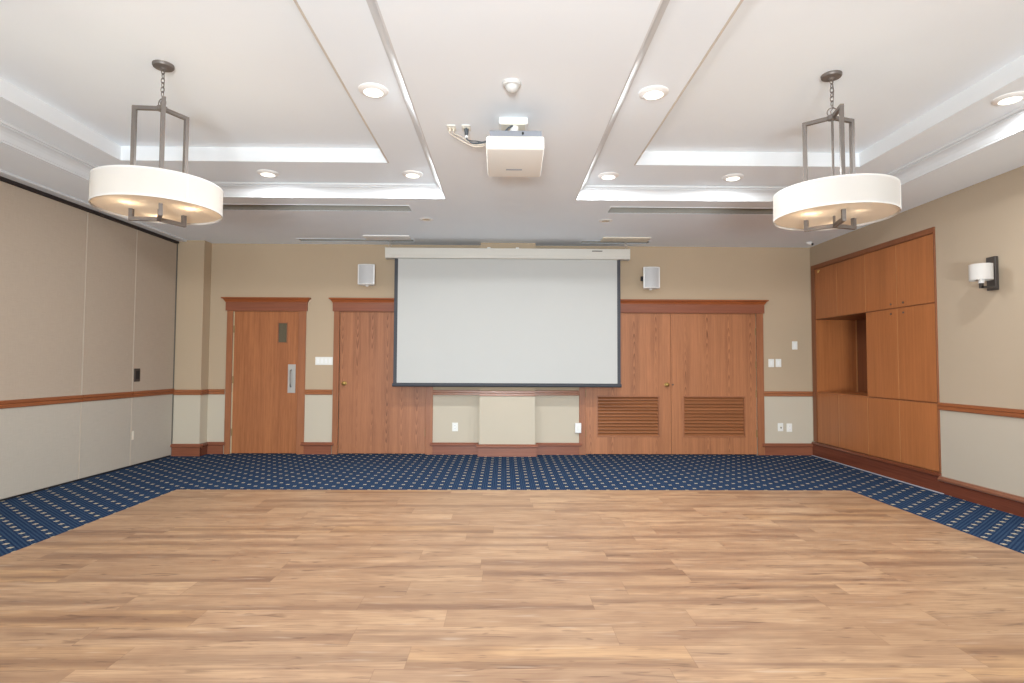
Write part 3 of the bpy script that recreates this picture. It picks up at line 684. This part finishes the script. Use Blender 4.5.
# ---- pendants
def pendant(px, py, a0, bulbs, lab):
    t = thing('pendant_lamp', lab, 'lamp', (px, py, Z2), 'drum pendant lamps')
    MB().lathe([(.064, Z2), (.064, Z2 - .012), (.059, Z2 - .020), (.02, Z2 - .024), (.012, Z2 - .034), (.003, Z2 - .035)], px, py, 32).build('canopy', M_BRONZE, t, smooth=True)
    m = MB(); z = Z2 - .046; k = 0
    while z > 2.985:
        m.torus((px, py, z), .011, .0028, (1, 0, 0) if k % 2 else (0, 1, 0), 14, 6, 1.75); z -= .030; k += 1
    m.build('chain', M_BRONZE, t, smooth=True)
    MB().torus((px, py, 2.952), .030, .0035, (.3, 1, 0), 24, 6).build('ring', M_BRONZE, t, smooth=True)
    m = MB().tube([(px + .004, py, Z2 - .03), (px + .012, py - .004, 3.1), (px + .006, py, 2.98), (px - .012, py - .004, 2.955), (px - .004, py, 2.925)], .0025, 6).build('wire', M_BRONZE, t, smooth=True)
    R_, b = .170, .024; zt, zl = 2.916, 2.187
    MB().lathe([(.003, zt + .012), (.030, zt + .012), (.030, zt - .014), (.016, zt - .020), (.003, zt - .021)], px, py, 20).build('hub', M_BRONZE, t, smooth=True)
    MB().tube([(px, py, zt - .01), (px, py, zl)], .008, 12).build('stem', M_BRONZE, t, smooth=True)
    for k in range(3):
        q = math.radians(a0 + 120 * k); c, s = math.cos(q), math.sin(q)
        P = lambda r, z: (px + r * c, py + r * s, z)
        m = MB(); w = .023
        m.bar(P(.0, zt), P(R_ + b / 2, zt), w, b).bar(P(.0, zl), P(R_ + b / 2, zl), w, b)
        m.bar(P(R_, zt - b / 2), P(R_, zl + b / 2), w, b, (c, s, 0))
        m.build('frame_arm', M_BRONZE, t)
    R = .367; z0, z1 = 2.239, 2.414
    MB().lathe([(R - .004, z0), (R, z0), (R, z1), (R - .004, z1), (R - .004, z0)], px, py, 72, False, False).build('lamp_shade', M_SHADE, t, smooth=True)
    m = MB(); m.lathe([(R + .0012, z0), (R + .0012, z0 + .012), (R, z0 + .0125)], px, py, 72, False, False); m.lathe([(R, z1 - .0125), (R + .0012, z1 - .012), (R + .0012, z1)], px, py, 72, False, False)
    m.build('shade_trim', M_SHTRIM, t, smooth=True)
    qs = -.62; MB().bar((px + (R + .001) * math.cos(qs), py + (R + .001) * math.sin(qs), z0), (px + (R + .001) * math.cos(qs), py + (R + .001) * math.sin(qs), z1), .006, .002, (math.cos(qs), math.sin(qs), 0)).build('seam', M_WHITE, t)
    MB().lathe([(.012, z0 + .012), (R - .006, z0 + .012), (R - .006, z0 + .016), (.012, z0 + .016)], px, py, 56, False, False).build('diffuser', M_DIFF, t, label='frosted glowing diffuser')
    for bx, by, e in bulbs:
        sk = MB().lathe([(.004, 2.40), (.018, 2.398), (.018, 2.352), (.004, 2.35)], bx, by, 16).build('bulb_socket', M_WHITE, t, smooth=True)
        MB().lathe([(.006, 2.35), (.022, 2.335), (.026, 2.318), (.018, 2.300), (.003, 2.294)], bx, by, 16).build('bulb', M_BULB, sk, smooth=True)
        MB().bar((bx, by, 2.392), (px, py, 2.392), .008, .008).build('socket_arm', M_BRONZE, sk)
        l = bpy.data.lights.new('bulb_light', 'POINT'); l.energy = e; l.color = (1, .88, .70); l.shadow_soft_size = .03
        lo = bpy.data.objects.new('bulb_light', l); COL.objects.link(lo); lo.location = (bx, by, 2.283)
pendant(-2.241, 3.684, 304, [(-2.335, 3.52, 3.2), (-2.03, 3.66, 3.2), (-2.36, 3.86, 2.6)], 'left drum pendant lamp, chain-hung from the coffer nearest the partition')
pendant(2.183, 3.717, 257.5, [(2.0, 3.67, 3.8), (2.27, 3.58, .3), (2.27, 3.90, .3)], 'right drum pendant lamp, chain-hung from the coffer nearest the cabinet')

# ---- ceiling lights
def downlight(x, y, lab, e):
    t = thing('ceiling_downlight', lab, 'ceiling light', (x, y, Z1), 'lit disc downlights in the coffers')
    MB().lathe([(.098, Z1), (.098, Z1 - .005), (.092, Z1 - .009), (.068, Z1 - .020), (.064, Z1 - .020), (.064, Z1 - .014)], x, y, 48, False, False).build('trim_ring', M_WHITE, t, smooth=True)
    MB().lathe([(.002, Z1 - .0175), (.040, Z1 - .017), (.064, Z1 - .0145), (.064, Z1 - .004), (.002, Z1 - .004)], x, y, 40).build('lens', M_LENS, t, smooth=True)
    l = bpy.data.lights.new('downlight_beam', 'AREA'); l.shape = 'DISK'; l.size = .12; l.energy = e; l.color = (.95, .98, 1)
    lo = bpy.data.objects.new('downlight_beam', l); COL.objects.link(lo); lo.location = (x, y, Z1 - .03)
E_DOWN = 25.0
downlight(-.881, 3.736, 'lit round downlight nearer the camera on the left of the projector', E_DOWN)
downlight(.989, 3.729, 'lit round downlight nearer the camera on the right of the projector', E_DOWN)
downlight(-.889, 5.409, 'lit round downlight at the far inner corner of the left coffer', E_DOWN)
downlight(-2.271, 5.416, 'lit round downlight on the far ledge just right of the left pendant', E_DOWN)
downlight(.993, 5.403, 'lit round downlight at the far inner corner of the right coffer', E_DOWN)
downlight(2.202, 5.415, 'lit round downlight on the far ledge just left of the right pendant', E_DOWN)
downlight(3.423, 3.753, 'lit round downlight at the right edge, above the right wall', E_DOWN)
for x, y, lab in ((-.92, 6.615, 'small unlit recessed spot above the left half of the screen'), (1.182, 6.615, 'small unlit recessed spot above the right half of the screen')):
    t = thing('recessed_spot', lab, 'ceiling light', (x, y, ZC), 'unlit recessed spots before the screen')
    MB().lathe([(.080, ZC), (.080, ZC - .004), (.052, ZC - .006), (.050, ZC)], x, y, 36, False, False).build('trim_ring', M_WHITE, t, smooth=True)
    MB().lathe([(.050, ZC - .003), (.026, ZC - .0012), (.002, ZC - .001)], x, y, 32, False, True).build('reflector', M_GOLD, t, smooth=True)

# ---- smoke detector, camera, projector and its cables
t = thing('smoke_detector', 'white round smoke detector on the ceiling beam', 'detector', (.037, 3.36, ZC))
MB().lathe([(.056, ZC), (.056, ZC - .012), (.052, ZC - .020), (.040, ZC - .024)], .037, 3.36, 36, False, True).build('base', M_DET, t, smooth=True)
MB().lathe([(.040, ZC - .022), (.038, ZC - .034), (.030, ZC - .050), (.016, ZC - .058), (.002, ZC - .060)], .037, 3.36, 32).build('dome', M_DET, t, smooth=True)
t = thing('security_camera', 'tiny white dome camera on the ceiling by the right corner', 'camera', (4.17, 7.70, ZC))
MB().lathe([(.034, ZC + .002), (.034, ZC - .008), (.028, ZC - .012), (.002, ZC - .012)], 4.17, 7.70, 24).build('base', M_WHITE, t, smooth=True)
MB().cyl((4.16, 7.71, ZC - .010), (4.185, 7.65, ZC - .034), .020, .019, 18).build('body', M_WHITE, t, smooth=True)
MB().cyl((4.185, 7.65, ZC - .034), (4.189, 7.641, ZC - .0375), .018, .015, 18).build('lens', M_BLACK, t, smooth=True)

pc = (.064, 3.79, ZC)
t = thing('projector', 'white ceiling projector hanging from the middle beam', 'projector', pc)
MB().box(-.046, .152, 3.84, 3.985, ZC - .045, ZC, .004).build('ceiling_box', M_WHITE, t)
MB().box(-.03, .136, 3.835, 3.99, ZC - .052, ZC - .045).build('mount_plate', M_CREAM, t)
m = MB().cyl((.06, 3.88, ZC - .05), (.06, 3.86, 2.76), .030, .030, 18); m.box(.02, .1, 3.82, 3.90, 2.80, 2.835, .004)
m.build('mount_arm', M_WHITE, t, smooth=True)
rot = Matrix.Rotation(math.radians(-7.0), 3, 'X'); ab = Vector((.064, 3.60, 2.642))
MB().box(-.104, .236, 3.625, 3.94, 2.728, 2.782, .006, 2, rot, ab).build('top_tray', M_GREY, t)
b_ = MB().box(-.124, .250, 3.60, 4.01, 2.638, 2.732, .014, 3, rot, ab).build('body', M_PROJ, t, smooth=True)
MB().box(.005, .115, 3.88, 3.895, 2.6362, 2.641, 0, 1, rot, ab).build('emblem', M_GREY, t)
MB().cyl((.16, 3.99, 2.655), (.16, 4.03, 2.650), .030, .028, 20).build('lens', M_BLACK, t, smooth=True)
MB().cyl((.112, 3.619, 2.752), (.112, 3.632, 2.752), .007, seg=12).build('lock_hole', M_BLACK, t, smooth=True)
m = MB()
m.tube([(.05, 3.86, 2.90), (.02, 3.80, 2.86), (-.02, 3.76, 2.80), (-.03, 3.74, 2.77)], .006); m.build('signal_lead', M_CABLED, t, smooth=True)

def cplate(x, y, lab, w=.064, d=.10):
    t = thing('ceiling_outlet', lab, 'outlet', (x, y, ZC), 'outlet plates on the ceiling beside the projector')
    MB().box(x - w / 2, x + w / 2, y - d / 2, y + d / 2, ZC - .007, ZC, .003).build('cover_plate', M_IVORY, t)
    for dx in (-.014, .014): MB().box(x + dx - .011, x + dx + .011, y - .016, y + .016, ZC - .011, ZC - .007, .002).build('socket', M_CREAM, t)
cplate(-.386, 4.018, 'small ceiling outlet plate with two beige cables, left of another plate'); cplate(-.28, 4.015, 'small ceiling outlet plate holding the dark plug, nearer the projector')
def arc(pts, n=18):
    P = [Vector(p) for p in pts]; out = []
    for i in range(len(P) - 1):
        p0, p1, p2, p3 = P[max(i - 1, 0)], P[i], P[i + 1], P[min(i + 2, len(P) - 1)]
        for k in range(n):
            u = k / n
            out.append(.5 * ((2 * p1) + (p2 - p0) * u + (2 * p0 - 5 * p1 + 4 * p2 - p3) * u * u + (3 * p1 - p0 - 3 * p2 + p3) * u ** 3))
    return out + [P[-1]]
t = thing('signal_cable', 'pair of thin beige cables hanging from the ceiling plate to the projector', 'cable', (-.386, 4.018, ZC - .012))
for dx, dz in ((-.012, 0), (.014, .012)):
    MB().tube(arc([(-.386 + dx, 4.018, ZC - .010), (-.382 + dx, 4.015, ZC - .045), (-.33 + dx, 4.0, 2.865 + dz), (-.22, 3.98, 2.80 + dz), (-.11, 3.94, 2.80 + dz), (-.06, 3.90, 2.815 + dz)]), .0045, 8).build('cable', M_CABLEB, t, smooth=True)
    MB().cyl((-.386 + dx, 4.018, ZC - .011), (-.386 + dx, 4.018, ZC - .028), .007, seg=12).build('plug', M_CREAM, t, smooth=True)
t = thing('power_cable', 'dark power cable with plug running from ceiling plate to projector', 'cable', (-.28, 4.015, ZC - .011))
MB().cyl((-.28, 4.015, ZC - .011), (-.278, 4.01, ZC - .065), .017, .012, 14).build('plug', M_CABLED, t, smooth=True)
MB().cyl((-.278, 4.01, ZC - .065), (-.277, 4.008, ZC - .080), .013, seg=14).build('collar', M_WHITE, t, smooth=True)
MB().tube(arc([(-.277, 4.008, ZC - .078), (-.272, 4.0, ZC - .105), (-.23, 3.98, 2.822), (-.17, 3.96, 2.82), (-.06, 3.92, 2.835)]), .0065, 8).build('cable', M_CABLED, t, smooth=True)
MB().tube(arc([(-.275, 4.008, ZC - .078), (-.262, 4.0, ZC - .100), (-.21, 3.98, 2.838), (-.15, 3.96, 2.825), (-.06, 3.92, 2.84)]), .004, 8).build('cable', M_CABLED, t, smooth=True)

# ------------------------------------------------------------------ light
def area(name, loc, target, sx_, sy_, e, col, spread=None):
    l = bpy.data.lights.new(name, 'AREA'); l.shape = 'RECTANGLE'; l.size = sx_; l.size_y = sy_; l.energy = e; l.color = col
    if spread: l.spread = math.radians(spread)
    o = bpy.data.objects.new(name, l); COL.objects.link(o); o.location = loc
    o.rotation_euler = (Vector(target) - Vector(loc)).to_track_quat('-Z', 'Y').to_euler(); return o
for w in WIN:
    area('window_daylight', ((w[0] + w[1]) / 2, YR - .02, (w[2] + w[3]) / 2), ((w[0] + w[1]) / 2, 0, (w[2] + w[3]) / 2), w[1] - w[0] - .12, w[3] - w[2] - .12, 28, (.88, .95, 1.0))  # fill lamps added in the unseen rear windows
area('photo_flash', (-.24, -.6, 1.95), (0, 7, 2.2), .35, .35, 70, (.93, .97, 1.0))
area('low_strobe', (-.1, -4.1, .34), (-.1, 8, 1.0), 1.4, .5, 520, (.88, .955, 1.0))  # unseen fill lamp, added low down to brighten the far ceiling
wd = bpy.data.worlds.new('World'); scene.world = wd; wd.use_nodes = True
wd.node_tree.nodes['Background'].inputs[0].default_value = (.75, .85, 1, 1); wd.node_tree.nodes['Background'].inputs[1].default_value = 0.6

# ------------------------------------------------------------------ camera
cd = bpy.data.cameras.new('Camera'); cam = bpy.data.objects.new('Camera', cd); COL.objects.link(cam)
cd.sensor_width = 36; cd.lens = 570 / 1024 * 36; cd.clip_end = 60
pitch, yaw, roll = math.radians(2.3315), math.radians(.7557), math.radians(.2477)
fwd = Vector((math.sin(yaw) * math.cos(pitch), math.cos(yaw) * math.cos(pitch), math.sin(pitch)))
r0 = Vector((math.cos(yaw), -math.sin(yaw), 0)); u0 = r0.cross(fwd)
rv = r0 * math.cos(roll) + u0 * math.sin(roll); uv = -r0 * math.sin(roll) + u0 * math.cos(roll)
M4 = Matrix((rv, uv, -fwd)).transposed().to_4x4(); M4.translation = Vector((0, 0, 1.2567))
cam.matrix_world = M4
scene.camera = cam
scene.view_settings.view_transform = 'Standard'; scene.view_settings.look = 'None'
scene.view_settings.gamma = 1; scene.view_settings.exposure = 0.0; scene.view_settings.use_curve_mapping = False
scene.cycles.use_denoising = True
scene.cycles.max_bounces = 10; scene.cycles.diffuse_bounces = 6
